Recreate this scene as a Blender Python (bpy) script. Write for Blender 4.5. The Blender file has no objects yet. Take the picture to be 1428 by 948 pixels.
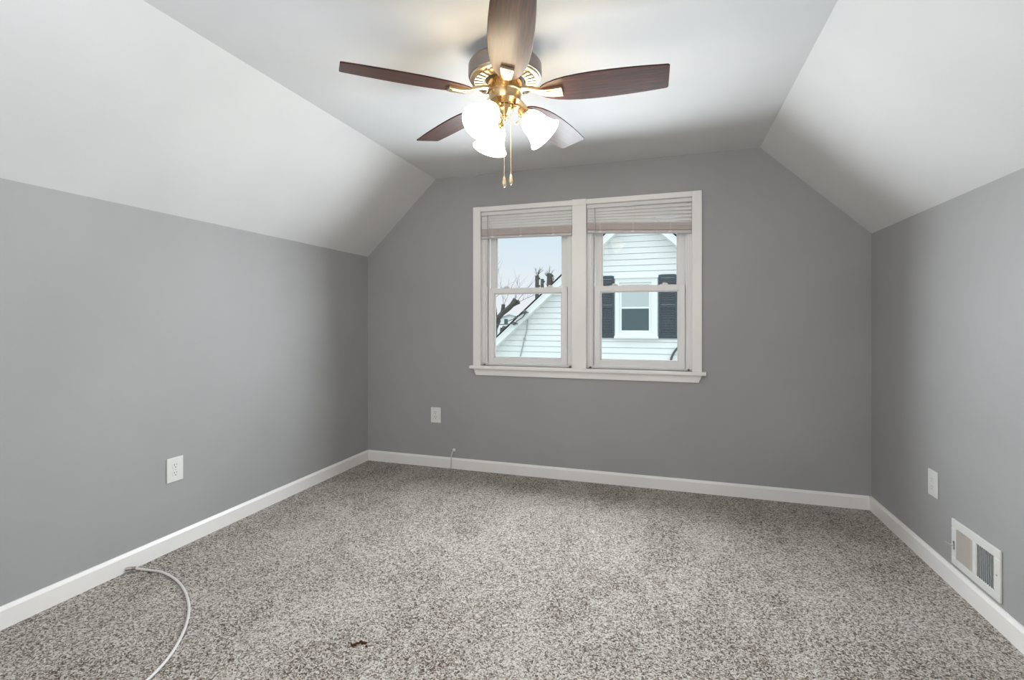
import bpy, bmesh, math, random
from mathutils import Vector, Matrix
PI = math.pi
random.seed(7)
S = bpy.context.scene
COL = S.collection

# ------------------------------------------------------------------ camera
W, H, FPX, HOR = 1428, 948, 684.0, 448.0
YAW = math.atan(218 / 684)
CAM_H = 1.15
cam = bpy.data.cameras.new('camera')
cam.sensor_fit = 'HORIZONTAL'
cam.sensor_width = 36.0
cam.lens = FPX / W * 36.0
cam.shift_y = -(H / 2 - HOR) / W
cam.clip_start = 0.05
cam.clip_end = 400
cam_o = bpy.data.objects.new('camera', cam)
COL.objects.link(cam_o)
cam_o.location = (0, 0, CAM_H)
cam_o.rotation_euler = (PI / 2, 0, YAW)
S.camera = cam_o
CR = Vector((math.cos(YAW), math.sin(YAW), 0))      # viewer's right
CF = Vector((-math.sin(YAW), math.cos(YAW), 0))     # viewer's forward

# ------------------------------------------------------------------ view, sky, lamps
vs = S.view_settings
vs.view_transform = 'Standard'
vs.look = 'None'
vs.exposure = 0.0
vs.gamma = 1.0
vs.use_curve_mapping = False

world = bpy.data.worlds.new('overcast_sky')
S.world = world
world.use_nodes = True
nt = world.node_tree
nt.nodes.clear()
w_out = nt.nodes.new('ShaderNodeOutputWorld')
w_bg = nt.nodes.new('ShaderNodeBackground')
w_tc = nt.nodes.new('ShaderNodeTexCoord')
w_sep = nt.nodes.new('ShaderNodeSeparateXYZ')
w_rmp = nt.nodes.new('ShaderNodeValToRGB')
e = w_rmp.color_ramp.elements
e[0].position = 0.0
e[0].color = (0.90, 0.90, 0.92, 1)
e[1].position = 0.6
e[1].color = (0.80, 0.87, 0.90, 1)
x = e.new(0.07)
x.color = (0.86, 0.89, 0.94, 1)
x = e.new(0.18)
x.color = (0.72, 0.84, 0.93, 1)
nt.links.new(w_tc.outputs['Generated'], w_sep.inputs[0])
nt.links.new(w_sep.outputs['Z'], w_rmp.inputs[0])
nt.links.new(w_rmp.outputs[0], w_bg.inputs[0])
w_mr = nt.nodes.new('ShaderNodeMapRange')
w_mr.inputs[1].default_value, w_mr.inputs[2].default_value = 0.22, 0.65
w_mr.inputs[3].default_value, w_mr.inputs[4].default_value = 1.0, 2.7
nt.links.new(w_sep.outputs['Z'], w_mr.inputs[0])
nt.links.new(w_mr.outputs[0], w_bg.inputs[1])
nt.links.new(w_bg.outputs[0], w_out.inputs[0])


def area(name, loc, rot, sx, sy, watts, color, spread=180):
    l = bpy.data.lights.new(name, 'AREA')
    l.shape = 'RECTANGLE'
    l.size, l.size_y, l.energy, l.color = sx, sy, watts, color
    l.spread = math.radians(spread)
    o = bpy.data.objects.new(name, l)
    COL.objects.link(o)
    o.location, o.rotation_euler = loc, rot
    return o


WIN_W, BACK_W, BOUNCE_W = 23.5, 18.0, 46.0
for wx in (-1.02, -0.205):
    area('window_daylight', (wx, 3.40, 1.27), (-PI / 2 + 0.10, 0, 0), 0.70, 0.84, WIN_W, (0.88, 0.95, 1.0), 153)
area('rear_fill', (-0.6, -1.35, 1.45), (PI / 2, 0, 0), 2.4, 1.1, BACK_W, (1.0, 0.97, 0.94))  # added fill lamp in front of the windowless back wall
area('bounce_fill', (-0.6, -0.55, 1.25), (PI, 0, 0), 1.2, 0.7, BOUNCE_W, (0.89, 0.95, 1.0))  # added upward fill lamp beside the viewer, bounced off the ceiling

# ------------------------------------------------------------------ materials


def mat(name, color, rough=0.5, metal=0.0, spec=0.5, coat=0.0, coat_rough=0.1, emit=None, emit_s=0.0):
    m = bpy.data.materials.new(name)
    m.use_nodes = True
    b = m.node_tree.nodes['Principled BSDF']
    b.inputs['Base Color'].default_value = (*color, 1)
    b.inputs['Roughness'].default_value = rough
    b.inputs['Metallic'].default_value = metal
    b.inputs['Specular IOR Level'].default_value = spec
    b.inputs['Coat Weight'].default_value = coat
    b.inputs['Coat Roughness'].default_value = coat_rough
    if emit:
        b.inputs['Emission Color'].default_value = (*emit, 1)
        b.inputs['Emission Strength'].default_value = emit_s
    return m


def node(m, t, **kw):
    n = m.node_tree.nodes.new(t)
    for k, v in kw.items():
        n.inputs[k].default_value = v
    return n


def link(m, a, b):
    m.node_tree.links.new(a, b)


def coords(m, scale=(1, 1, 1), kind='Object'):
    tc = node(m, 'ShaderNodeTexCoord')
    mp = node(m, 'ShaderNodeMapping')
    mp.inputs['Scale'].default_value = scale
    link(m, tc.outputs[kind], mp.inputs[0])
    return mp.outputs[0]


def ramp(m, src, stops):
    r = node(m, 'ShaderNodeValToRGB')
    el = r.color_ramp.elements
    el[0].position, el[0].color = stops[0][0], (*stops[0][1], 1)
    el[1].position, el[1].color = stops[-1][0], (*stops[-1][1], 1)
    for p, c in stops[1:-1]:
        q = el.new(p)
        q.color = (*c, 1)
    link(m, src, r.inputs[0])
    return r.outputs[0]


def noise(m, vec, scale, detail=2, rough=0.5, dist=0.0):
    n = node(m, 'ShaderNodeTexNoise', Scale=scale, Detail=detail, Roughness=rough, Distortion=dist)
    link(m, vec, n.inputs['Vector'])
    return n.outputs['Fac']


def bump(m, src, strength, distance):
    b = node(m, 'ShaderNodeBump', Strength=strength, Distance=distance)
    link(m, src, b.inputs['Height'])
    link(m, b.outputs[0], m.node_tree.nodes['Principled BSDF'].inputs['Normal'])


def bsdf(m, name):
    return m.node_tree.nodes['Principled BSDF'].inputs[name]


def paint(name, color, rough, spec, b=0.12):
    m = mat(name, color, rough, spec=spec)
    v = coords(m)
    n1 = noise(m, v, 2.2, 3)
    c = ramp(m, n1, [(0.3, tuple(k * 0.965 for k in color)), (0.7, tuple(k * 1.035 for k in color))])
    link(m, c, bsdf(m, 'Base Color'))
    n2 = noise(m, v, 240, 3)
    bump(m, n2, b, 0.0015)
    return m


M = {}
M['wall'] = paint('gray_wall_paint', (0.39, 0.39, 0.392), 0.58, 0.35)
M['ceiling'] = paint('white_ceiling_paint', (0.70, 0.70, 0.70), 0.8, 0.25)
M['trim'] = paint('white_trim_paint', (0.93, 0.91, 0.89), 0.35, 0.5, 0.04)
M['vinyl'] = mat('white_vinyl', (0.88, 0.87, 0.87), 0.35)
M['blind'] = mat('white_blind_slat', (0.92, 0.91, 0.90), 0.45)
m = M['blind']
t = m.node_tree
mx_ = t.nodes.new('ShaderNodeMixShader')
mx_.inputs[0].default_value = 0.15
tl = t.nodes.new('ShaderNodeBsdfTranslucent')
tl.inputs[0].default_value = (0.92, 0.91, 0.90, 1)
t.links.new(t.nodes['Principled BSDF'].outputs[0], mx_.inputs[1])
t.links.new(tl.outputs[0], mx_.inputs[2])
t.links.new(mx_.outputs[0], t.nodes['Material Output'].inputs[0])
M['stack'] = mat('shaded_blind_slat', (0.66, 0.58, 0.555), 0.5)  # gathered white slats, their backlit shade put into a darker pinkish colour
M['rail'] = mat('blind_rail_plastic', (0.62, 0.58, 0.57), 0.4)
M['wand'] = mat('clear_wand_plastic', (0.55, 0.55, 0.55), 0.2)
M['plate'] = mat('white_plate_plastic', (0.82, 0.82, 0.80), 0.3)
M['slot'] = mat('dark_slot', (0.05, 0.05, 0.05), 0.6)
M['vent'] = mat('white_enamel', (0.82, 0.82, 0.80), 0.35)
M['vent_beige'] = mat('dusty_beige_enamel', (0.80, 0.75, 0.69), 0.5)
M['vent_dark'] = mat('dark_duct', (0.16, 0.20, 0.235), 0.7)
M['steel'] = mat('zinc_steel', (0.6, 0.6, 0.6), 0.35, 1.0)
M['coax'] = mat('white_cable_jacket', (0.72, 0.70, 0.68), 0.4)
M['brass'] = mat('polished_brass', (0.58, 0.41, 0.22), 0.27, 1.0)
M['brass_light'] = mat('pale_brass', (0.74, 0.60, 0.41), 0.30, 1.0)
M['pewter'] = mat('antique_pewter', (0.30, 0.26, 0.245), 0.38, 0.8)
M['dark'] = mat('dark_gap', (0.03, 0.025, 0.02), 0.6)
M['bulb'] = mat('lit_bulb', (1, 1, 1), 0.4, emit=(1.0, 0.84, 0.58), emit_s=16)
M['shade'] = mat('lit_frosted_glass', (0.6, 0.58, 0.52), 0.35, emit=(1.0, 0.84, 0.58), emit_s=14.0)
M['fob'] = mat('clear_amber_fob', (0.75, 0.62, 0.40), 0.15, 0.3, coat=1.0)

m = mat('dark_walnut_veneer', (0.06, 0.02, 0.012), 0.6, spec=0.1, coat=0.52, coat_rough=0.25)
bsdf(m, 'Coat IOR').default_value = 1.5
v = coords(m, (3, 55, 55))
n = noise(m, v, 2.0, 4, 0.6, 0.4)
link(m, ramp(m, n, [(0.30, (0.012, 0.004, 0.003)), (0.55, (0.060, 0.014, 0.005)), (0.75, (0.12, 0.033, 0.010))]), bsdf(m, 'Base Color'))
M['walnut'] = m

m = mat('brushed_pewter', (0.30, 0.26, 0.245), 0.36, 0.85)
M['pewter'] = m

# carpet: twisted grey and brown yarn
m = mat('speckled_carpet', (0.3, 0.28, 0.27), 0.95, spec=0.1)
v = coords(m)
vo = node(m, 'ShaderNodeTexVoronoi', Scale=200.0)
wob = node(m, 'ShaderNodeTexNoise', Scale=60.0, Detail=2.0)
link(m, v, wob.inputs['Vector'])
wv = node(m, 'ShaderNodeVectorMath')
wv.operation = 'MULTIPLY_ADD'
wv.inputs[1].default_value = (0.02, 0.02, 0.02)
link(m, wob.outputs['Color'], wv.inputs[0])
link(m, v, wv.inputs[2])
link(m, wv.outputs[0], vo.inputs['Vector'])
sepc = node(m, 'ShaderNodeSeparateColor')
link(m, vo.outputs['Color'], sepc.inputs[0])
a = noise(m, v, 250, 2, 0.6)
big = noise(m, coords(m, (1.3, 0.8, 1)), 2.6, 5, 0.62, 0.6)


def madd(x_, k, y_):
    q = node(m, 'ShaderNodeMath')
    q.operation = 'MULTIPLY_ADD'
    q.inputs[1].default_value = k
    link(m, x_, q.inputs[0])
    if hasattr(y_, 'node'):
        link(m, y_, q.inputs[2])
    else:
        q.inputs[2].default_value = y_
    return q.outputs[0]


tone = madd(sepc.outputs[0], 0.42, madd(a, 0.75, madd(big, 0.30, -0.22)))
link(m, ramp(m, tone, [(0.26, (0.030, 0.019, 0.012)), (0.38, (0.135, 0.100, 0.075)),
                       (0.52, (0.41, 0.365, 0.32)), (0.72, (0.665, 0.635, 0.60))]), bsdf(m, 'Base Color'))
bump(m, a, 0.55, 0.010)
bsdf(m, 'Sheen Weight').default_value = 0.1
M['carpet'] = m

# thin window glass
m = bpy.data.materials.new('window_glass')
m.use_nodes = True
t = m.node_tree
t.nodes.clear()
o_ = t.nodes.new('ShaderNodeOutputMaterial')
mx = t.nodes.new('ShaderNodeMixShader')
tr = t.nodes.new('ShaderNodeBsdfTransparent')
gl = t.nodes.new('ShaderNodeBsdfGlossy')
fr = t.nodes.new('ShaderNodeFresnel')
tr.inputs[0].default_value = (0.965, 0.985, 0.985, 1)
gl.inputs['Roughness'].default_value = 0.01
fr.inputs[0].default_value = 1.15
t.links.new(fr.outputs[0], mx.inputs[0])
t.links.new(tr.outputs[0], mx.inputs[1])
t.links.new(gl.outputs[0], mx.inputs[2])
t.links.new(mx.outputs[0], o_.inputs[0])
M['glass'] = m

M['siding'] = mat('white_vinyl_siding', (0.84, 0.87, 0.86), 0.6, spec=0.2)
M['fascia'] = mat('white_fascia', (0.84, 0.87, 0.86), 0.6, spec=0.2)
M['shingle'] = mat('dark_shingle', (0.05, 0.055, 0.06), 0.9)
M['shutter'] = mat('slate_shutter', (0.062, 0.082, 0.098), 0.6, spec=0.2)
M['far_pane'] = mat('neighbour_glass', (0.08, 0.12, 0.13), 0.35, spec=0.25)
M['far_blind'] = mat('neighbour_blind', (0.50, 0.56, 0.56), 0.6)
M['wire'] = mat('grey_wire', (0.10, 0.10, 0.11), 0.6)
M['conduit'] = mat('pale_conduit', (0.38, 0.42, 0.42), 0.6)
M['farwall'] = mat('far_house_wall', (0.75, 0.78, 0.78), 0.7)
m = mat('tree_bark', (0.09, 0.08, 0.07), 0.9)
n = noise(m, coords(m, (6, 6, 2)), 5, 4)
link(m, ramp(m, n, [(0.3, (0.035, 0.035, 0.033)), (0.7, (0.15, 0.145, 0.135))]), bsdf(m, 'Base Color'))
M['bark'] = m
m = mat('winter_ground', (0.35, 0.36, 0.33), 0.95)
n = noise(m, coords(m), 0.8, 5)
link(m, ramp(m, n, [(0.3, (0.20, 0.21, 0.16)), (0.7, (0.55, 0.56, 0.54))]), bsdf(m, 'Base Color'))
M['ground'] = m
m = mat('evergreen', (0.06, 0.08, 0.06), 0.9)
n = noise(m, coords(m), 8, 3)
link(m, ramp(m, n, [(0.3, (0.02, 0.03, 0.022)), (0.7, (0.16, 0.18, 0.15))]), bsdf(m, 'Base Color'))
M['shrub'] = m
M['stain'] = mat('dark_brown_matted_yarn', (0.075, 0.036, 0.017), 0.95, spec=0.1)

# ------------------------------------------------------------------ mesh helpers


class MB:
    def __init__(self):
        self.b = bmesh.new()

    def face(self, vs_):
        try:
            return self.b.faces.new(vs_)
        except ValueError:
            return None

    def box(self, lo, hi, mtx=None):
        c = [(x, y, z) for x in (lo[0], hi[0]) for y in (lo[1], hi[1]) for z in (lo[2], hi[2])]
        vv = [self.b.verts.new(mtx @ Vector(p) if mtx else p) for p in c]
        for f in ((0, 1, 3, 2), (4, 6, 7, 5), (0, 4, 5, 1), (2, 3, 7, 6), (0, 2, 6, 4), (1, 5, 7, 3)):
            self.face([vv[i] for i in f])
        return self

    def prism(self, pts, axis, a, b_, mtx=None):
        """polygon in the plane across `axis`, extruded from a to b_"""
        def P(p, t):
            q = {'x': (t, p[0], p[1]), 'y': (p[0], t, p[1]), 'z': (p[0], p[1], t)}[axis]
            return mtx @ Vector(q) if mtx else q
        A = [self.b.verts.new(P(p, a)) for p in pts]
        B = [self.b.verts.new(P(p, b_)) for p in pts]
        n_ = len(pts)
        self.face(A[::-1])
        self.face(B)
        for i in range(n_):
            self.face([A[i], A[(i + 1) % n_], B[(i + 1) % n_], B[i]])
        return self

    def lathe(self, prof, seg=40, mtx=None, closed=False):
        rings = []
        for r, z in prof:
            if r < 1e-6:
                p = Vector((0, 0, z))
                rings.append([self.b.verts.new(mtx @ p if mtx else p)])
            else:
                ring = []
                for k in range(seg):
                    p = Vector((r * math.cos(2 * PI * k / seg), r * math.sin(2 * PI * k / seg), z))
                    ring.append(self.b.verts.new(mtx @ p if mtx else p))
                rings.append(ring)
        pairs = list(zip(rings, rings[1:]))
        if closed:
            pairs.append((rings[-1], rings[0]))
        for A, B in pairs:
            for k in range(seg):
                l = (k + 1) % seg
                if len(A) == 1 and len(B) == 1:
                    continue
                if len(A) == 1:
                    self.face([A[0], B[k], B[l]])
                elif len(B) == 1:
                    self.face([A[k], A[l], B[0]])
                else:
                    self.face([A[k], A[l], B[l], B[k]])
        return self

    def tube(self, pts, rad, seg=10):
        pts = [Vector(p) for p in pts]
        rads = rad if isinstance(rad, (list, tuple)) else [rad] * len(pts)
        up = Vector((0, 0, 1))
        rings = []
        prev = None
        for i, p in enumerate(pts):
            d = (pts[min(i + 1, len(pts) - 1)] - pts[max(i - 1, 0)]).normalized()
            if prev is None:
                ref = up if abs(d.z) < 0.9 else Vector((1, 0, 0))
                u = d.cross(ref).normalized()
            else:
                u = (prev - d * prev.dot(d)).normalized()
            prev = u
            w = d.cross(u)
            rings.append([self.b.verts.new(p + (u * math.cos(2 * PI * k / seg) + w * math.sin(2 * PI * k / seg)) * rads[i]) for k in range(seg)])
        for A, B in zip(rings, rings[1:]):
            for k in range(seg):
                l = (k + 1) % seg
                self.face([A[k], A[l], B[l], B[k]])
        self.face(rings[0][::-1])
        self.face(rings[-1])
        return self

    def build(self, name, material, parent=None, smooth=None, bevel=0.0, segs=2):
        bmesh.ops.recalc_face_normals(self.b, faces=self.b.faces)
        me = bpy.data.meshes.new(name)
        if smooth is not None:
            for f in self.b.faces:
                f.smooth = True
            for ed in self.b.edges:
                if len(ed.link_faces) == 2 and ed.calc_face_angle(0) > smooth:
                    ed.smooth = False
        self.b.to_mesh(me)
        self.b.free()
        me.materials.append(material)
        o = bpy.data.objects.new(name, me)
        COL.objects.link(o)
        if parent:
            o.parent = parent
        if bevel:
            bv = o.modifiers.new('bevel', 'BEVEL')
            bv.width = bevel
            bv.segments = segs
            bv.limit_method = 'ANGLE'
            bv.angle_limit = math.radians(40)
        return o


def spline(pts, n=8):
    pts = [Vector(p) for p in pts]
    out = []
    for i in range(len(pts) - 1):
        p0, p1, p2, p3 = pts[max(i - 1, 0)], pts[i], pts[i + 1], pts[min(i + 2, len(pts) - 1)]
        for k in range(n):
            t_ = k / n
            out.append(0.5 * ((2 * p1) + (p2 - p0) * t_ + (2 * p0 - 5 * p1 + 4 * p2 - p3) * t_ ** 2 + (3 * p1 - p0 - 3 * p2 + p3) * t_ ** 3))
    out.append(pts[-1])
    return out


def tag(o, label, cat, group=None, kind=None):
    o['label'] = label
    o['category'] = cat
    if group:
        o['group'] = group
    if kind:
        o['kind'] = kind
    return o


def struct(o, label=None, cat=None):
    o['kind'] = 'structure'
    if label:
        o['label'] = label
    if cat:
        o['category'] = cat
    return o


def thing(name, label, cat, loc=(0, 0, 0), rz=0.0, group=None):
    o = bpy.data.objects.new(name, None)
    COL.objects.link(o)
    o.empty_display_size = 0.05
    o.location = loc
    o.rotation_euler = (0, 0, rz)
    return tag(o, label, cat, group)


def dup(root, loc, rz, label):
    r = root.copy()
    COL.objects.link(r)
    r.location = loc
    r.rotation_euler = (0, 0, rz)
    r['label'] = label

    def kids(src, dst):
        for ch in list(src.children):
            c_ = ch.copy()
            COL.objects.link(c_)
            c_.parent = dst
            kids(ch, c_)
    kids(root, r)
    return r


# ------------------------------------------------------------------ the room
XL, XR, YF, YB, ZK, ZC = -2.38, 1.182, 3.52, -1.6, 1.686, 2.276
CXL, CXR = -1.756, 0.567
TH = 0.18
OL, OR, OB, OT = -1.378, 0.158, 0.812, 1.992         # window opening

o = MB().box((XL - TH, YB - TH, -0.12), (XR + TH, YF + TH, 0)).build('floor', M['carpet'])
struct(o, 'grey and brown speckled wall to wall carpet', 'floor')
o = MB().box((XL - TH, YB, -0.1), (XL, YF, ZK)).build('wall_left', M['wall'])
struct(o, 'low grey knee wall on the left', 'wall')
o = MB().box((XR, YB, -0.1), (XR + TH, YF, ZK)).build('wall_right', M['wall'])
struct(o, 'low grey knee wall on the right', 'wall')


def gable(x0, x1, z0=None, z1=None):
    """part of the gable outline between x0 and x1"""
    def top(x_):
        if x_ < CXL:
            return ZK + (ZC - ZK) * (x_ - XL) / (CXL - XL)
        if x_ > CXR:
            return ZK + (ZC - ZK) * (XR - x_) / (XR - CXR)
        return ZC
    xs = [x0] + [k for k in (CXL, CXR) if x0 < k < x1] + [x1]
    lo = -0.1 if z0 is None else z0
    if z1 is not None:
        return [(x0, lo), (x1, lo), (x1, z1), (x0, z1)]
    return [(x0, lo), (x1, lo)] + [(k, top(k)) for k in xs[::-1]]


mb = MB()
for poly in (gable(XL, OL), gable(OR, XR), gable(OL, OR, z1=OB), gable(OL, OR, z0=OT)):
    mb.prism(poly, 'y', YF, YF + TH)
struct(mb.build('wall_far', M['wall']), 'grey gable wall holding the double window', 'wall')
struct(MB().prism(gable(XL, XR), 'y', YB - TH, YB).build('wall_back', M['wall']), 'grey gable wall behind the viewer', 'wall')
mb = MB()
mb.box((CXL, YB - TH, ZC), (CXR, YF + TH, ZC + 0.12))
k_ = 0.1
mb.prism([(XL, ZK), (CXL, ZC), (CXL, ZC + 0.12), (XL - TH, ZK + 0.02), (XL - TH, ZK)], 'y', YB - TH, YF + TH)
mb.prism([(XR, ZK), (XR + TH, ZK), (XR + TH, ZK + 0.02), (CXR, ZC + 0.12), (CXR, ZC)], 'y', YB - TH, YF + TH)
struct(mb.build('ceiling', M['ceiling']), 'white ceiling with sloping sides', 'ceiling')

# baseboards with an eased top edge
BH, BT = 0.084, 0.014


def base_prof(s_):
    return [(0, 0), (s_ * BT, 0), (s_ * BT, BH - 0.014), (s_ * BT * 0.45, BH), (0, BH)]


mb = MB().prism([(XL + p[0], p[1]) for p in base_prof(1)], 'y', YB, YF)
struct(mb.build('baseboard_left', M['trim']), 'white baseboard along the left wall', 'baseboard')
mb = MB().prism([(XR + p[0], p[1]) for p in base_prof(-1)], 'y', YB, YF)
struct(mb.build('baseboard_right', M['trim']), 'white baseboard along the right wall', 'baseboard')
mb = MB().prism([(YF + p[0], p[1]) for p in base_prof(-1)], 'x', XL + BT, XR - BT)
struct(mb.build('baseboard_far', M['trim']), 'white baseboard below the window wall', 'baseboard')

# ------------------------------------------------------------------ the double window
PY = YF - 0.016                                      # face of the flat casing
UL = (OL, -0.660)                                    # left unit opening
UR = (-0.563, OR)                                    # right unit opening


def board(name, lo, hi, parent, bv=0.002):
    return MB().box(lo, hi).build(name, M['trim'], parent, bevel=bv)


tr1 = bpy.data.objects.new('trim_1', None)
COL.objects.link(tr1)
tr1.location = (-0.61, YF, 0.8)
struct(tr1, 'white painted casing, stool and apron around the double window', 'window trim')


def rel(o_, p):
    """keep world position under parent p (parents are unrotated Empties)"""
    o_.parent = p
    o_.location = -Vector(p.location)
    return o_


rel(board('side_casing', (-1.432, PY, 0.805), (OL + 0.006, YF, 2.026), None), tr1)
rel(board('side_casing', (OR - 0.006, PY, 0.805), (0.214, YF, 2.026), None), tr1)
rel(board('head_casing', (OL + 0.006, PY + 0.003, OT - 0.002), (UL[1] - 0.002, YF, 2.026), None), tr1)
rel(board('head_casing', (UR[0] + 0.002, PY + 0.003, OT - 0.002), (OR - 0.006, YF, 2.026), None), tr1)
rel(board('mullion_casing', (UL[1] - 0.002, PY, 0.805), (UR[0] + 0.002, YF + 0.12, 1.994), None), tr1)
rel(board('mullion_cap', (UL[1] - 0.002, PY - 0.004, 1.985), (UR[0] + 0.002, YF, 2.028), None), tr1)
rel(board('stool', (-1.455, YF - 0.042, 0.788), (0.240, YF + 0.035, 0.812), None, 0.004), tr1)
mb = MB().prism([(-1.430, 0.788), (-1.410, 0.738), (0.194, 0.738), (0.214, 0.788)], 'y', YF - 0.014, YF)
rel(mb.build('apron', M['trim'], bevel=0.002), tr1)


def make_window(n_, x0, x1, label):
    root = bpy.data.objects.new('window_%d' % n_, None)
    COL.objects.link(root)
    root.location = ((x0 + x1) / 2, YF + 0.06, OB)
    struct(root, label, 'window')
    V = M['vinyl']
    # vinyl frame: outer box with stepped jamb tracks
    fb = MB()
    y0, y1 = YF + 0.030, YF + 0.125
    zb, zt = OB, OT
    for s_, xa in ((1, x0), (-1, x1)):
        def bx(a_, b_, ya, yb):
            lo, hi = sorted((xa + s_ * a_, xa + s_ * b_))
            fb.box((lo, ya, zb), (hi, yb, zt))
        bx(0, 0.004, YF + 0.001, y1)          # jamb liner
        bx(0.004, 0.018, y0, y1)
        bx(0.018, 0.034, y0, y1)
        bx(0.034, 0.044, y0 + 0.006, y0 + 0.012)
        bx(0.034, 0.050, y0 + 0.048, y0 + 0.054)
    fb.box((x0, YF + 0.001, zt - 0.004), (x1, y1, zt))
    fb.box((x0 + 0.004, y0, zt - 0.020), (x1 - 0.004, y1, zt - 0.004))
    fb.box((x0 + 0.018, y0, zt - 0.045), (x1 - 0.018, y1, zt - 0.020))
    fb.box((x0 + 0.018, y0, zb), (x1 - 0.018, y1, zb + 0.014))
    rel(fb.build('frame', V, bevel=0.0015), root)
    sx0, sx1 = x0 + 0.054, x1 - 0.050

    def sash(name, ya, yb, za, zt_, st, rb, rt):
        sb = MB()
        sb.box((sx0, ya, za), (sx0 + st, yb, zt_)).box((sx1 - st, ya, za), (sx1, yb, zt_))
        sb.box((sx0 + st, ya, za), (sx1 - st, yb, za + rb)).box((sx0 + st, ya, zt_ - rt), (sx1 - st, yb, zt_))
        # glazing bead, set back
        g = 0.007
        for lo, hi in (((sx0 + st, za + rb), (sx0 + st + g, zt_ - rt)), ((sx1 - st - g, za + rb), (sx1 - st, zt_ - rt)),
                       ((sx0 + st, za + rb), (sx1 - st, za + rb + g)), ((sx0 + st, zt_ - rt - g), (sx1 - st, zt_ - rt))):
            sb.box((lo[0], ya + 0.010, lo[1]), (hi[0], yb, hi[1]))
        so = rel(sb.build(name, V, bevel=0.0015), root)
        gp = MB().box((sx0 + st, (ya + yb) / 2, za + rb), (sx1 - st, (ya + yb) / 2 + 0.004, zt_ - rt)).build('pane', M['glass'])
        gp.parent = so
        return so
    up_ = sash('upper_sash', YF + 0.084, YF + 0.112, 1.360, OT - 0.045, 0.046, 0.040, 0.045)
    lo_ = sash('lower_sash', YF + 0.043, YF + 0.076, OB + 0.014, 1.404, 0.042, 0.046, 0.040)
    for fx in (0.22, 0.78):
        cx_ = sx0 + (sx1 - sx0) * fx
        lk = MB()
        lk.box((cx_ - 0.028, YF + 0.050, 1.404), (cx_ + 0.028, YF + 0.072, 1.409))
        lk.lathe([(0, 1.422), (0.010, 1.420), (0.013, 1.409)], 16, Matrix.Translation((cx_, YF + 0.062, 0)))
        lk.box((cx_ - 0.004, YF + 0.040, 1.410), (cx_ + 0.024, YF + 0.062, 1.417))
        l_ = lk.build('sash_lock', V, smooth=0.6)
        l_.parent = lo_
    return root


make_window(1, *UL, 'left double hung vinyl window looking onto sky and a sloping roof edge')
make_window(2, *UR, 'right double hung vinyl window looking onto a shuttered neighbour window')


def make_blind(x0, x1, label, wand_bottom, sag):
    yb = YF + 0.010
    root = thing('window_blind', label, 'blind', ((x0 + x1) / 2, yb, OT - 0.02), 0, 'white mini blinds raised in the double window')
    a_, b_ = x0 + 0.006, x1 - 0.006
    rel(MB().box((a_, yb - 0.010, 1.960), (b_, yb + 0.016, 1.986)).build('head_rail', M['blind'], bevel=0.002), root)

    def tilt(z__):
        """the gathered end hangs lower on the right"""
        f_ = min(1.0, (1.962 - z__) / 0.11) * sag / (b_ - a_)
        m_ = Matrix.Identity(4)
        m_[2][0], m_[2][3] = -f_, f_ * a_
        return m_

    sl = MB()
    z_ = 1.949
    k = 0
    while z_ > 1.850:
        # slightly crowned slat tilted towards the room
        c_ = tilt(z_) @ Matrix.Translation((0, yb + 0.003, z_)) @ Matrix.Rotation(math.radians(70), 4, 'X')
        prof = [(-0.0125, 0), (-0.007, 0.0022), (0, 0.0031), (0.007, 0.0022), (0.0125, 0), (0.007, 0.0015), (0, 0.0024), (-0.007, 0.0015)]
        sl.prism(prof, 'x', a_ + 0.002, b_ - 0.002, c_)
        z_ -= 0.0186
    rel(sl.build('slats', M['blind']), root)
    st = MB()
    z_ = 1.856
    n_in = 0
    while z_ > 1.806:
        n_in = 0 if z_ > 1.853 else n_in + 1
        # the slats lie in clumps with a shadow line between them
        off = (0.0, 0.0015, 0.0005, 0.007)[n_in % 4] + random.uniform(-0.0005, 0.0005)
        st.prism([(yb - 0.010 + off, z_ - 0.0004), (yb - 0.010 + off, z_ + 0.0020), (yb + 0.016, z_ + 0.0020), (yb + 0.016, z_ - 0.0004)], 'x', a_ + 0.002, b_ - 0.002, tilt(1.85))
        z_ -= 0.0029
    rel(st.build('slat_stack', M['stack']), root)
    rel(MB().box((a_ + 0.001, yb - 0.010, 1.784), (b_ - 0.001, yb + 0.016, 1.804), tilt(1.79)).build('bottom_rail', M['rail'], bevel=0.004), root)
    for fx in (0.13, 0.45, 0.80):
        xx = a_ + (b_ - a_) * fx
        lc = MB()
        for yy in (yb - 0.0118, yb + 0.017):
            lc.tube([(xx, yy, 1.944), (xx, yy, 1.80 - sag * fx)], 0.0009, 6)
        lc.tube([(xx + 0.006, yb - 0.0115, 1.95), (xx + 0.006, yb - 0.0125, 1.79 - sag * fx)], 0.0008, 6)
        lc.box((xx - 0.010, yb - 0.0125, 1.793), (xx + 0.012, yb - 0.010, 1.799), tilt(1.79))
        rel(lc.build('ladder_cord', M['blind'], smooth=0.8), root)
    wx = a_ + 0.058
    wd = MB().tube([(wx, yb - 0.017, 1.962), (wx, yb - 0.019, 1.70), (wx - 0.004, yb - 0.019, wand_bottom)], 0.0032, 6)
    wd.tube([(wx, yb - 0.005, 1.962), (wx, yb - 0.017, 1.955)], 0.002, 6)
    rel(wd.build('tilt_wand', M['wand'], smooth=0.9), root)


make_blind(*UL, 'white mini blind gathered at the top of the left window', 1.415, 0.010)
make_blind(*UR, 'white mini blind gathered at the top of the right window', 1.425, 0.038)

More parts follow.
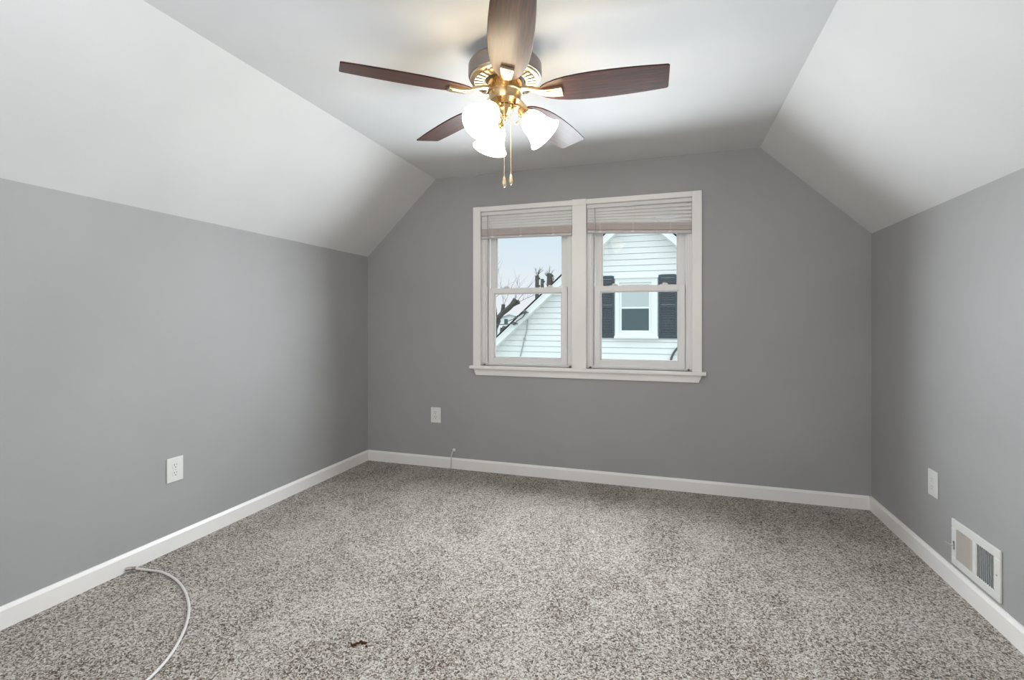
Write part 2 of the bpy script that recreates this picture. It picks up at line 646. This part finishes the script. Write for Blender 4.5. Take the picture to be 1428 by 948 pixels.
# ------------------------------------------------------------------ carpet mark
mb = MB()
for k in range(26):
    a0 = random.uniform(-1, 1)
    px = a0 * 0.021
    py = 0.006 * math.cos(a0 * 3.2) + random.uniform(-0.004, 0.004) - (0.006 if a0 > 0.7 else 0)
    d_ = random.uniform(0, 2 * PI)
    l_ = random.uniform(0.004, 0.008)
    mb.tube(spline([(px, py, 0.0005), (px + l_ * 0.5 * math.cos(d_), py + l_ * 0.5 * math.sin(d_), random.uniform(0.003, 0.006)),
                    (px + l_ * math.cos(d_), py + l_ * math.sin(d_), 0.001)], 3), 0.0016, 6)
o = mb.build('carpet_stain', M['stain'], smooth=1.0)
o.location = (-1.045, 1.502, 0)
o.rotation_euler = (0, 0, YAW)
o.scale = (1.35, 1.35, 1.0)
tag(o, 'small dark brown matted mark in the carpet near the viewer', 'stain')

# ------------------------------------------------------------------ wall plates
# local frame: x along the wall, -y into the room, z up


def plate_body(root, w=0.086, h_=0.122):
    pb = MB().box((-w / 2, -0.0058, -h_ / 2), (w / 2, 0.0, h_ / 2))
    return pb.build('cover_plate', M['plate'], root, bevel=0.003, segs=3)


def make_duplex(label, loc, rz):
    root = thing('wall_outlet', label, 'outlet', loc, rz, 'white electrical wall plates')
    plate_body(root)
    fc = MB().lathe([(0, -0.0068), (0.0024, -0.0066), (0.003, -0.0056)], 14, Matrix.Rotation(PI / 2, 4, 'X') @ Matrix.Scale(-1, 4, (0, 0, 1)))
    fc.build('screw', M['steel'], root, smooth=0.7)
    for zc in (0.0195, -0.0195):
        pr = []
        for k in range(28):
            a_ = 2 * PI * k / 28
            pr.append((0.0172 * math.cos(a_), max(-0.0135, min(0.0135, 0.0172 * math.sin(a_))) + zc))
        rc = MB().prism(pr, 'y', -0.0072, -0.004).build('receptacle', M['plate'], root)
        so = MB()
        so.box((-0.0078, -0.0075, zc + 0.0005), (-0.0052, -0.0060, zc + 0.0095))
        so.box((0.0052, -0.0075, zc + 0.0015), (0.0074, -0.0060, zc + 0.0085))
        so.prism([(0.0028 * math.cos(2 * PI * k / 14), 0.0028 * math.sin(2 * PI * k / 14) + zc - 0.0075) for k in range(14)], 'y', -0.0075, -0.006)
        so.build('slots', M['slot'], rc)
    return root


make_duplex('white duplex outlet on the left wall above the cable', (XL, 1.846, 0.402), PI / 2)
make_duplex('white duplex outlet on the far wall left of the window', (-1.754, YF, 0.409), 0)
root = thing('wall_outlet', 'white decorator style outlet on the right wall beside the register', 'outlet', (XR, 2.782, 0.393), -PI / 2, 'white electrical wall plates')
plate_body(root)
rc = MB().box((-0.0165, -0.0074, -0.033), (0.0165, -0.004, 0.033)).build('receptacle', M['plate'], root, bevel=0.0012)
for zc in (0.018, -0.018):
    so = MB()
    so.box((-0.0076, -0.0076, zc), (-0.0054, -0.006, zc + 0.008)).box((0.0054, -0.0076, zc), (0.0074, -0.006, zc + 0.008))
    so.prism([(0.0026 * math.cos(2 * PI * k / 12), 0.0026 * math.sin(2 * PI * k / 12) + zc - 0.007) for k in range(12)], 'y', -0.0076, -0.006)
    so.build('slots', M['conduit'], rc)

# ------------------------------------------------------------------ register in the right wall
# local x runs along the wall away from the far end, -y into the room
RW, RH = 0.330, 0.196
root = thing('wall_register', 'white wall register with two banks of fins above the right baseboard', 'vent', (XR, 2.452, 0.198), -PI / 2)
fb = MB()
s0 = ((-0.128, -0.012), (0.012, 0.126))
zlo, zhi = -0.066, 0.062
y0, y1 = -0.008, 0.0
fb.box((-RW / 2, y0, zhi), (RW / 2, y1, RH / 2)).box((-RW / 2, y0, -RH / 2), (RW / 2, y1, zlo))
fb.box((-RW / 2, y0, zlo), (s0[0][0], y1, zhi)).box((s0[0][1], y0, zlo), (s0[1][0], y1, zhi)).box((s0[1][1], y0, zlo), (RW / 2, y1, zhi))
fb.build('frame', M['vent'], root, bevel=0.003)
MB().box((-0.13, -0.0012, zlo - 0.003), (0.128, -0.0004, zhi + 0.003)).build('duct_opening', M['vent_dark'], root)
nf = 9
for bank, mt, ang in ((s0[0], M['vent_beige'], -8), (s0[1], M['vent'], 50)):
    fins = MB()
    for k in range(nf):
        xx = bank[0] + (bank[1] - bank[0]) * (k + 0.5) / nf
        c_ = Matrix.Translation((xx, -0.0045, 0)) @ Matrix.Rotation(math.radians(ang), 4, 'Z')
        fins.box((-0.0007, -0.0055, zlo), (0.0007, 0.0055, zhi), c_)
    fo = fins.build('fins', mt, root)
    fo['label'] = 'dusty beige fins turned shut' if bank is s0[0] else 'white fins standing open'
lv = MB().tube(spline([(-0.139, -0.006, -0.012), (-0.141, -0.016, -0.012), (-0.148, -0.026, -0.010), (-0.158, -0.034, -0.006)], 4), 0.0028, 8)
lv.box((-0.143, -0.011, -0.030), (-0.136, -0.008, 0.006))
lv.build('damper_lever', M['steel'], root, smooth=0.8)
for sx_ in (-0.147, 0.147):
    MB().lathe([(0, 0.0105), (0.003, 0.0100), (0.004, 0.0078)], 14, Matrix.Translation((sx_, 0, 0.0)) @ Matrix.Rotation(PI / 2, 4, 'X')).build('screw', M['steel'], root, smooth=0.7)

# ------------------------------------------------------------------ cables
CZ = 0.0058
pts = [(-2.372, 1.600, 0.018), (-2.345, 1.623, 0.014), (-2.292, 1.641, CZ), (-2.206, 1.647, CZ), (-2.104, 1.626, CZ), (-2.0, 1.585, CZ), (-1.901, 1.529, CZ),
       (-1.813, 1.466, CZ), (-1.735, 1.392, CZ), (-1.679, 1.325, CZ), (-1.632, 1.256, CZ), (-1.600, 1.190, CZ), (-1.576, 1.11, CZ), (-1.556, 1.02, CZ), (-1.53, 0.88, CZ)]
cab = thing('coaxial_cable', 'white cable curving over the carpet from the left baseboard', 'cable', (-2.345, 1.623, 0))
rel(MB().tube(spline(pts[1:], 6), 0.0051, 10).build('cable_jacket', M['coax'], smooth=1.2), cab)
cn = MB().tube([(-2.366, 1.603, 0.016), (-2.350, 1.618, 0.0145)], [0.0075, 0.0075], 6)
cn.tube([(-2.350, 1.618, 0.0145), (-2.338, 1.627, 0.0135)], [0.0068, 0.0068], 12)
rel(cn.build('connector', M['pewter'], smooth=0.7), cab)

cab = thing('wall_cable', 'thin white cable dropping from a bushing in the far wall to the carpet', 'cable', (-1.60, YF, 0.145))
B0 = Vector((-1.598, YF, 0.143))
rel(MB().lathe([(0, 0.010), (0.006, 0.010), (0.010, 0.006), (0.013, 0.0)], 20, Matrix.Translation(B0) @ Matrix.Rotation(PI / 2, 4, 'X')).build('bushing', M['plate'], smooth=0.8), cab)
rel(MB().tube(spline([B0 + Vector((0, -0.008, 0)), B0 + Vector((-0.006, -0.018, -0.010)), B0 + Vector((-0.013, -0.021, -0.04)),
                      B0 + Vector((-0.016, -0.022, -0.09)), B0 + Vector((-0.018, -0.022, -0.128)), B0 + Vector((-0.030, -0.024, -0.1385)), B0 + Vector((-0.06, -0.023, -0.139))], 6), 0.0040, 8)
    .build('cable_jacket', M['coax'], smooth=1.2), cab)

# ------------------------------------------------------------------ ceiling fan
UP = lambda u: CAM_H + u - ZC                         # height above the eye -> local z of the fan
FC = CR * (-0.029) + CF * 2.056
fan = thing('ceiling_fan', 'five blade ceiling fan with dark blades, brass fittings and three lit shades', 'ceiling fan', (FC.x, FC.y, ZC))
MB().lathe([(0.0, 0.0), (0.085, 0.0), (0.088, -0.012), (0.080, -0.040), (0.072, -0.056), (0, -0.056)], 48).build('canopy', M['pewter'], fan, smooth=0.6)
zt, zb_ = UP(1.078), UP(1.012)
hs = MB().lathe([(0.0, zt + 0.004), (0.120, zt + 0.004), (0.145, zt), (0.153, zt - 0.012), (0.154, zb_ + 0.012), (0.150, zb_ + 0.003), (0.142, zb_), (0.0, zb_)], 64)
hs.build('motor_housing', M['pewter'], fan, smooth=0.5)
# brass vent plate with raised radial ribs under the motor
vp = MB().lathe([(0.146, zb_ + 0.001), (0.143, zb_ - 0.006), (0.128, zb_ - 0.010), (0.088, zb_ - 0.012), (0.082, zb_ - 0.006), (0.082, zb_ + 0.002)], 64)
vo = vp.build('vent_plate', M['brass_light'], fan, smooth=0.5)
ribs = MB()
gaps = MB()
for k in range(30):
    r_ = Matrix.Rotation(2 * PI * k / 30, 4, 'Z')
    ribs.prism([(0.092, -0.0055), (0.130, -0.0085), (0.130, 0.0085), (0.092, 0.0055)], 'z', zb_ - 0.0165, zb_ - 0.010, r_)
    r2 = Matrix.Rotation(2 * PI * (k + 0.5) / 30, 4, 'Z')
    gaps.box((0.096, -0.0022, zb_ - 0.0126), (0.127, 0.0022, zb_ - 0.0100), r2)
ribs.build('ribs', M['brass_light'], vo, bevel=0.001)
gaps.build('vent_slots', M['dark'], vo)
MB().lathe([(0, UP(1.012)), (0.080, UP(1.012)), (0.080, UP(1.004)), (0.074, UP(1.002)), (0, UP(1.002))], 48).build('flywheel', M['dark'], fan, smooth=0.5)
sw = MB().lathe([(0, UP(1.006)), (0.071, UP(1.006)), (0.071, UP(0.966)), (0.0725, UP(0.962)), (0.0725, UP(0.956)), (0.068, UP(0.953)), (0.066, UP(0.935)), (0.060, UP(0.922)),
                 (0.046, UP(0.912)), (0.040, UP(0.908)), (0.040, UP(0.902)), (0.0, UP(0.902))], 48)
sw.build('switch_housing', M['brass'], fan, smooth=0.5)
fit = MB().lathe([(0, UP(0.905)), (0.030, UP(0.905)), (0.036, UP(0.898)), (0.036, UP(0.884)), (0.028, UP(0.874)), (0.018, UP(0.868)), (0.012, UP(0.860)),
                  (0.014, UP(0.854)), (0.009, UP(0.846)), (0.004, UP(0.838)), (0, UP(0.836))], 32)
fit.build('light_fitter', M['brass'], fan, smooth=0.6)

# blades
fdir = CR * 0.0428 - CF * 0.7745
a0 = math.atan2(fdir.y, fdir.x)
prof = [(0.150, 0.018), (0.153, 0.026), (0.165, 0.038), (0.185, 0.049), (0.215, 0.060), (0.26, 0.070), (0.31, 0.076), (0.37, 0.079), (0.43, 0.079), (0.50, 0.077), (0.57, 0.073), (0.63, 0.068), (0.650, 0.066), (0.656, 0.060)]
PIT = math.radians(-12)
blade0 = brk0 = None
for k in range(5):
    ang = a0 + k * 2 * PI / 5
    rz = Matrix.Rotation(ang, 4, 'Z')
    if blade0 is None:
        bl = MB()
        outline = [(r_, -w_) for r_, w_ in prof] + [(r_, w_) for r_, w_ in prof[::-1]]
        bl.prism(outline, 'z', -0.003, 0.003, Matrix.Rotation(PIT, 4, 'X'))
        blade0 = bl.build('blade', M['walnut'], fan, bevel=0.0015)
        bk = MB()
        # tapered bracket arm: quads swept outward from the hub
        st = [(0.066, 0.013, 0.022, 0.010), (0.095, 0.013, 0.020, 0.010), (0.130, 0.016, 0.008, 0.012), (0.165, 0.020, -0.004, 0.013), (0.200, 0.0235, -0.009, 0.013), (0.243, 0.0265, -0.009, 0.013)]
        rings = []
        for r_, w_, z_, t_ in st:
            f_ = max(0.0, min(1.0, (r_ - 0.10) / 0.06))
            rot = Matrix.Rotation(PIT * f_, 4, 'X')
            rings.append([bk.b.verts.new(rot @ Vector((r_, sy * w_, z_ + sz * t_ / 2))) for sy, sz in ((-1, -1), (1, -1), (1, 1), (-1, 1))])
        for A, B in zip(rings, rings[1:]):
            for q in range(4):
                bk.face([A[q], A[(q + 1) % 4], B[(q + 1) % 4], B[q]])
        bk.face(rings[0][::-1])
        bk.face(rings[-1])
        # raised inner panel and screw heads
        rot = Matrix.Rotation(PIT, 4, 'X')
        bk.prism([(0.172, -0.012), (0.232, -0.018), (0.232, 0.018), (0.172, 0.012)], 'z', -0.0185, -0.0150, rot)
        brk0 = bk.build('blade_bracket', M['brass_light'], blade0, bevel=0.0025)
        b_ = blade0
    else:
        b_ = blade0.copy()
        COL.objects.link(b_)
        b_.parent = fan
        c_ = brk0.copy()
        COL.objects.link(c_)
        c_.parent = b_
    b_.location = (0, 0, UP(0.945))
    b_.rotation_euler = (0, 0, ang)

# three lamps on curved arms
for k in range(3):
    th = math.radians(95 + 120 * k)
    out = CR * math.sin(th) + CF * math.cos(th)
    P = lambda r_, u: out * r_ + Vector((0, 0, UP(u)))
    arm = MB().tube(spline([P(0.026, 0.893), P(0.045, 0.902), P(0.060, 0.897), P(0.070, 0.884)], 6), 0.0085, 12).build('lamp_arm', M['brass'], fan, smooth=0.9)
    d_ = (P(0.17, 0.769) - P(0.072, 0.874)).normalized()
    z_ax = d_
    x_ax = z_ax.cross(Vector((0, 0, 1))).normalized()
    y_ax = z_ax.cross(x_ax)
    F = Matrix((x_ax, y_ax, z_ax)).transposed().to_4x4()
    F.translation = P(0.066, 0.884)
    MB().lathe([(0, -0.004), (0.014, -0.004), (0.020, 0.002), (0.022, 0.020), (0.030, 0.026), (0.031, 0.034), (0.026, 0.036), (0, 0.036)], 28, F).build('socket', M['brass'], arm, smooth=0.6)
    sh_ = [(0.0265, 0.030), (0.031, 0.036), (0.040, 0.047), (0.0475, 0.062), (0.0515, 0.080), (0.054, 0.098), (0.059, 0.116), (0.067, 0.134), (0.0775, 0.149)]
    inner = [(r_ - 0.003, z_) for r_, z_ in sh_[::-1]]
    MB().lathe(sh_ + [(0.0765, 0.1505)] + inner, 44, F, closed=True).build('lamp_shade', M['shade'], arm, smooth=1.0)
    MB().lathe([(0, 0.036), (0.012, 0.037), (0.013, 0.050), (0.020, 0.066), (0.026, 0.084), (0.025, 0.098), (0.017, 0.110), (0, 0.114)], 24, F).build('bulb', M['bulb'], arm, smooth=1.0)
    ts = MB().tube([F @ Vector((0, 0.030, 0.030)), F @ Vector((0, 0.046, 0.030))], 0.0025, 8)
    ts.lathe([(0, 0.0), (0.005, 0.002), (0.006, 0.006), (0.003, 0.012), (0, 0.013)], 12, F @ Matrix.Translation((0, 0.044, 0.030)) @ Matrix.Rotation(-PI / 2, 4, 'X'))
    ts.build('thumb_screw', M['brass'], arm, smooth=0.7)
# pull chains
for ax, fw, ut, ub in ((-0.003, -0.035, 0.905, 0.595), (0.024, 0.012, 0.905, 0.618)):
    base = CR * ax + CF * fw
    pc = MB().tube([base + Vector((0, 0, UP(ut))), base + Vector((0, 0, UP(ub)))], 0.0011, 6)
    z_ = ut
    while z_ > ub:
        pc.lathe([(0, 0.0018), (0.0016, 0.0008), (0.0016, -0.0008), (0, -0.0018)], 6, Matrix.Translation(base + Vector((0, 0, UP(z_)))))
        z_ -= 0.0052
    po = pc.build('pull_chain', M['brass_light'], fan, smooth=1.0)
    T = Matrix.Translation(base + Vector((0, 0, UP(ub))))
    MB().lathe([(0, 0.004), (0.0035, 0.003), (0.004, -0.002), (0.0065, -0.006), (0.0065, -0.016), (0.0085, -0.020), (0.0085, -0.030), (0.0065, -0.034), (0.005, -0.040), (0.002, -0.043), (0, -0.043)], 16, T).build('fob', M['fob'], po, smooth=0.7)

# ------------------------------------------------------------------ outside: neighbour's house
GZ = -2.9
struct(MB().box((-90, 4.2, GZ - 0.3), (60, 140, GZ)).build('ground', M['ground']), 'pale winter ground outside', 'ground')
struct(MB().box((XL - TH, YF + TH, -2.9), (XR + TH, YF + TH + 0.02, -0.15)).build('wall_exterior', M['siding']), 'white siding below the window outside', 'wall')

NY = 11.4
AX, AZ = -0.665, 3.77                                # apex of the roof line
SL = 0.909
root = thing('neighbour_house', 'white sided gable house with slate shutters seen through the window', 'house', (AX, NY, GZ))


def rz_top(x_):
    return AZ - SL * abs(x_ - AX)


# clapboard gable: every course is a wedge, clipped to the roof line
sd = MB()
co = 0.133
z_ = GZ
half = 4.4
gr = 0.007


def course(za, zb_, y0_, y1_):
    h0 = min(half, (AZ - 0.12 - za) / SL)
    h1 = min(half, (AZ - 0.12 - zb_) / SL)
    p = [(AX - h0, y0_, za), (AX + h0, y0_, za), (AX + h1, y1_, zb_), (AX - h1, y1_, zb_)]
    q = [(x_, NY + 0.10, zz) for x_, y_, zz in p]
    A = [sd.b.verts.new(k) for k in p]
    B = [sd.b.verts.new(k) for k in q]
    sd.face(A)
    sd.face(B[::-1])
    for i in range(4):
        sd.face([A[i], B[i], B[(i + 1) % 4], A[(i + 1) % 4]])


while z_ < AZ - 0.30:
    course(z_, z_ + co - gr, NY - 0.024, NY - 0.010)
    course(z_ + co - gr, z_ + co, NY + 0.012, NY + 0.012)
    z_ += co
rel(sd.build('siding_wall', M['siding']), root)
bd = MB().box((AX - half, NY + 0.1, GZ), (AX + half, NY + 7.6, AZ - SL * half - 0.1))
rel(bd.build('side_walls', M['siding']), root)
OV = 0.28
for s_ in (-1, 1):
    def q_(d, z_off):
        return (AX + s_ * d, AZ - SL * d + z_off)
    D = 4.75
    rf = MB().prism([q_(0, 0.0), q_(D, 0.0), q_(D, -0.028), q_(0, -0.028)], 'y', NY - OV - 0.02, NY + 7.9)
    rel(rf.build('roof', M['shingle']), root)
    rb = MB().prism([q_(0, -0.05), q_(D, -0.05), q_(D, -0.235), q_(0, -0.235)], 'y', NY - OV, NY - OV + 0.03)
    rb.prism([q_(0, -0.05), q_(D, -0.05), q_(D, -0.09), q_(0, -0.09)], 'y', NY - OV - 0.012, NY - OV)
    rb.prism([q_(0, -0.205), q_(D, -0.205), q_(D, -0.235), q_(0, -0.235)], 'y', NY - OV + 0.03, NY + 0.02)
    rel(rb.build('rake_board', M['fascia']), root)
# window of the neighbour
wf = MB()
yb_ = NY - 0.06
wx0, wx1, wz0, wz1 = -1.156, -0.228, 0.80, 2.13
ix0, ix1, iz0, iz1 = -1.010, -0.414, 0.945, 1.975
wf.box((wx0, yb_, wz0), (ix0 - 0.05, NY + 0.02, wz1)).box((ix1 + 0.05, yb_, wz0), (wx1, NY + 0.02, wz1))
wf.box((ix0 - 0.05, yb_, wz0), (ix1 + 0.05, NY + 0.02, iz0 - 0.05)).box((ix0 - 0.05, yb_, iz1 + 0.05), (ix1 + 0.05, NY + 0.02, wz1))
yc_ = NY - 0.035
wf.box((ix0 - 0.05, yc_, iz0 - 0.05), (ix0, NY + 0.02, iz1 + 0.05)).box((ix1, yc_, iz0 - 0.05), (ix1 + 0.05, NY + 0.02, iz1 + 0.05))
wf.box((ix0, yc_, iz0 - 0.05), (ix1, NY + 0.02, iz0)).box((ix0, yc_, iz1), (ix1, NY + 0.02, iz1 + 0.05))
wf.box((ix0, yc_, 1.435), (ix1, NY + 0.02, 1.475))
wf.box((wx0 - 0.02, yb_ - 0.04, wz0 - 0.035), (wx1 + 0.02, NY, wz0 + 0.02))
wf.box((wx0 - 0.02, yb_ - 0.03, wz1 - 0.01), (wx1 + 0.02, NY, wz1 + 0.035))
wo = rel(wf.build('window', M['fascia'], bevel=0.006), root)
p_ = MB().box((ix0, NY - 0.028, iz0), (ix1, NY - 0.024, 1.435)).build('pane', M['far_pane'], wo)
p_ = MB().box((ix0, NY - 0.028, 1.475), (ix1, NY - 0.024, iz1)).build('pane', M['far_blind'], wo)
p_['label'] = 'upper pane with a pale blind behind it'
for xa, xb in ((-1.485, -1.176), (-0.208, 0.185)):
    sh = MB()
    za, zb2 = 0.775, 2.18
    yy = NY - 0.055
    sh.box((xa, yy, za), (xa + 0.045, NY - 0.01, zb2)).box((xb - 0.045, yy, za), (xb, NY - 0.01, zb2))
    for zz in (za, (za + zb2) / 2 - 0.03, zb2 - 0.06):
        sh.box((xa + 0.045, yy, zz), (xb - 0.045, NY - 0.01, zz + 0.07))
    zz = za + 0.075
    while zz < zb2 - 0.07:
        if not (-0.05 < zz - (za + zb2) / 2 + 0.0 < 0.05):
            sh.prism([(yy + 0.006, zz), (yy + 0.028, zz + 0.030), (NY - 0.01, zz + 0.030), (NY - 0.01, zz)], 'x', xa + 0.045, xb - 0.045)
        zz += 0.036
    rel(sh.build('shutter', M['shutter']), root)
# conduit down the siding
cd = MB().tube(spline([(-3.30, NY - 0.05, 1.36), (-3.235, NY - 0.045, 1.23), (-3.232, NY - 0.045, 1.08), (-3.252, NY - 0.045, 0.925), (-3.306, NY - 0.045, 0.727), (-3.36, NY - 0.045, 0.50), (-3.41, NY - 0.045, 0.30), (-3.46, NY - 0.045, 0.0)], 5), 0.013, 6)
cd.box((-3.335, NY - 0.06, 0.715), (-3.28, NY - 0.01, 0.745))
rel(cd.build('conduit', M['conduit'], smooth=1.0), root)
# service wires fastened to the rake
wr = thing('service_wire', 'dark service wire clamped to the white roof edge of the neighbouring house', 'wire', (-3.3, NY - OV - 0.03, 1.38))
YW = NY - OV - 0.05
k1, k2 = Vector((-3.22, YW, 1.37)), Vector((-3.48, YW, 1.10))
rel(MB().tube(spline([(-9.0, YW + 2.0, 1.25), (-6.0, YW + 1, 1.07), (-3.95, YW, 1.075), k2, (-3.40, YW, 1.16), (-3.26, YW, 1.25), k1 + Vector((0.02, 0, -0.02))], 6), 0.012, 6).build('cable', M['wire'], smooth=1.0), wr)
rel(MB().tube(spline([k2 + Vector((-0.17, 0, 0.05)), (-3.40, YW - 0.02, 1.24), k1], 6), 0.010, 6).build('cable', M['wire'], smooth=1.0), wr)
for kk, rr in ((k1, 0.045), (k2, 0.038)):
    cl = MB().lathe([(0, -0.05), (rr * 0.6, -0.05), (rr, -0.03), (rr, 0.01), (rr * 0.5, 0.05), (0, 0.05)], 12, Matrix.Translation(kk) @ Matrix.Rotation(PI / 2, 4, 'X'))
    cl.tube([kk, kk + Vector((0.09, 0.03, -0.01))], 0.012, 6)
    rel(cl.build('clamp', M['wire'], smooth=0.8), wr)
hz = MB().tube(spline([(0.02, NY - 0.07, -0.20), (0.03, NY - 0.07, 0.10), (0.055, NY - 0.07, 0.30), (0.095, NY - 0.07, 0.42), (0.17, NY - 0.07, 0.54), (0.30, NY - 0.07, 0.64), (0.42, NY - 0.07, 0.60), (0.5, NY - 0.07, 0.3), (0.52, NY - 0.07, -0.2)], 5), 0.024, 8)
tag(hz.build('hanging_hose', M['wire'], smooth=1.0), 'dark curved hose against white siding below the right shutter', 'hose')

# ------------------------------------------------------------------ outside: trees and the far house


def branch(mb_, p, d, r_, l_, depth, rng, cut=False):
    pts_ = [Vector(p)]
    d = Vector(d).normalized()
    n_ = 4
    for i in range(n_):
        d = (d + Vector((rng.uniform(-.18, .18), rng.uniform(-.18, .18), rng.uniform(-.05, .16)))).normalized()
        pts_.append(pts_[-1] + d * l_ / n_)
    mb_.tube(pts_, [r_ * (1 - 0.55 * i / n_) for i in range(n_ + 1)], 6)
    if depth > 0:
        for i in range(1, n_ + 1):
            for j in range(2):
                dd = (d + Vector((rng.uniform(-1, 1), rng.uniform(-1, 1), rng.uniform(-0.2, 0.9)))).normalized()
                branch(mb_, pts_[i], dd, r_ * 0.38, l_ * rng.uniform(0.35, 0.6), depth - 1, rng)


rng = random.Random(3)
TY, TK = 21.5, 21.5 / 15


def TP(x_, z__, dy=0.0):
    return (x_ * TK, TY + dy, CAM_H + (z__ - CAM_H) * TK)


root = thing('bare_tree', 'bare pruned tree with a thick rising limb left of the roof edge', 'tree', (-8.2, TY, GZ))
tk = MB()
tk.tube(spline([(-8.2, TY, GZ), (-8.17, TY, -1.5), TP(-5.62, 0.0), TP(-5.45, 0.8), TP(-5.28, 1.22)], 5), [0.31] * 5 + [0.28] * 6 + [0.24] * 5 + [0.19] * 5, 10)
tk.tube(spline([TP(-5.30, 1.18), TP(-5.12, 1.40), TP(-4.96, 1.52), TP(-4.80, 1.66), TP(-4.66, 1.86)], 5), 0.12, 8)
tk.tube(spline([TP(-4.80, 1.66), TP(-4.70, 1.72, .1), TP(-4.56, 1.78, .1)], 4), 0.10, 8)
tk.tube(spline([TP(-5.16, 1.36), TP(-5.10, 1.50), TP(-5.07, 1.70)], 4), 0.09, 8)
tk.tube(spline([TP(-5.30, 1.16), TP(-5.34, 1.5), TP(-5.40, 2.0), TP(-5.36, 2.5)], 4), 0.06, 8)
rel(tk.build('trunk', M['bark'], smooth=1.0), root)
tw = MB()
for p0_, d0 in ((TP(-4.66, 1.84), (0.2, 0, 1)), (TP(-4.57, 1.76), (1, 0, .4)), (TP(-4.75, 1.68), (.3, 0, 1)), (TP(-5.07, 1.68), (-.1, 0, 1)), (TP(-5.08, 1.65), (.4, 0, 1)), (TP(-5.36, 2.3), (.5, 0, .8)), (TP(-5.38, 1.9), (.7, 0, .5)), (TP(-4.6, 1.8), (.9, 0, .9))):
    branch(tw, p0_, d0, 0.011, 1.0, 1, rng)
rel(tw.build('twigs', M['bark'], smooth=1.0), root)


def pollard(x_, y_, top, r_, label, tufts):
    rt = thing('pollarded_tree', label, 'tree', (x_, y_, GZ), 0, 'cut tree trunks behind the neighbour roof')
    t_ = MB().tube(spline([(x_ - .05, y_, GZ), (x_ + .03, y_, 0), (x_, y_, 1.8), (x_, y_, top)], 6), [r_ * 1.3] * 6 + [r_ * 1.15] * 6 + [r_] * 7, 10)
    for z__ in (top - .12, top - .5):
        t_.tube([(x_, y_, z__ - .12), (x_ + r_ * 1.5, y_, z__)], r_ * .5, 6)
    rel(t_.build('trunk', M['bark'], smooth=1.0), rt)
    if not tufts:
        return
    f_ = MB()
    for _ in range(tufts):
        branch(f_, (x_, y_, rng.uniform(top - (1.2 if tufts > 9 else 0.15), top)), (rng.uniform(-1, 1), rng.uniform(-.5, .5), .7), 0.016, 0.36, 1, rng)
    rel(f_.build('twigs', M['bark'], smooth=1.0), rt)


pollard(-6.318, 24, 3.46, 0.10, 'tall thin cut trunk, leftmost of the three above the roof edge', 5)
pollard(-6.806, 27, 3.55, 0.095, 'short thin cut trunk between the two taller ones above the roof', 0)
pollard(-7.1, 30, 4.15, 0.16, 'thick bushy cut trunk nearest the sloping roof edge', 26)

FY = 80.0
root = thing('distant_house', 'small white house with one dark window far behind the bare tree', 'house', (-25.6, FY, GZ))
rel(MB().prism([(-28.9, GZ), (-22.8, GZ), (-22.8, 1.3), (-25.85, 2.2), (-28.9, 1.3)], 'y', FY, FY + 8).build('wall', M['farwall']), root)
for s_ in (-1, 1):
    rf = MB().prism([(-25.85, 2.40), (-25.85 + s_ * 3.5, 1.33), (-25.85 + s_ * 3.5, 1.18), (-25.85, 2.22)], 'y', FY - .3, FY + 8.3)
    rel(rf.build('roof', M['conduit']), root)
wo = rel(MB().box((-26.95, FY - 0.06, 0.50), (-26.15, FY + 0.02, 1.62)).build('window', M['farwall']), root)
p_ = MB().box((-26.87, FY - 0.09, 0.58), (-26.23, FY - 0.05, 1.54)).build('pane', M['far_pane'], wo)


def shrub(x_, y_, r_, zc, label, seed):
    q = random.Random(seed)
    sb = MB()
    ret = bmesh.ops.create_icosphere(sb.b, subdivisions=4, radius=r_)
    for v_ in ret['verts']:
        f_ = 1 + 0.28 * math.sin(v_.co.x * 9 / r_ + seed) * math.cos(v_.co.z * 8 / r_) + q.uniform(-.12, .12)
        v_.co = v_.co * f_
        v_.co.z *= 0.8
        v_.co += Vector((x_, y_, zc))
    rt = thing('evergreen_shrub', label, 'shrub', (x_, y_, GZ), 0, 'evergreen shrubs by the far house')
    rel(sb.build('foliage', M['shrub']), rt)
    rel(MB().tube([(x_, y_, GZ), (x_, y_, zc)], r_ * .12, 8).build('trunk', M['bark']), rt)


shrub(-12.15, 40, 0.42, 1.32, 'dark evergreen against the roof edge beside the far white house', 2)
shrub(-14.0, 42, 0.45, 0.35, 'low grey green shrub below the far white house at the pane edge', 5)
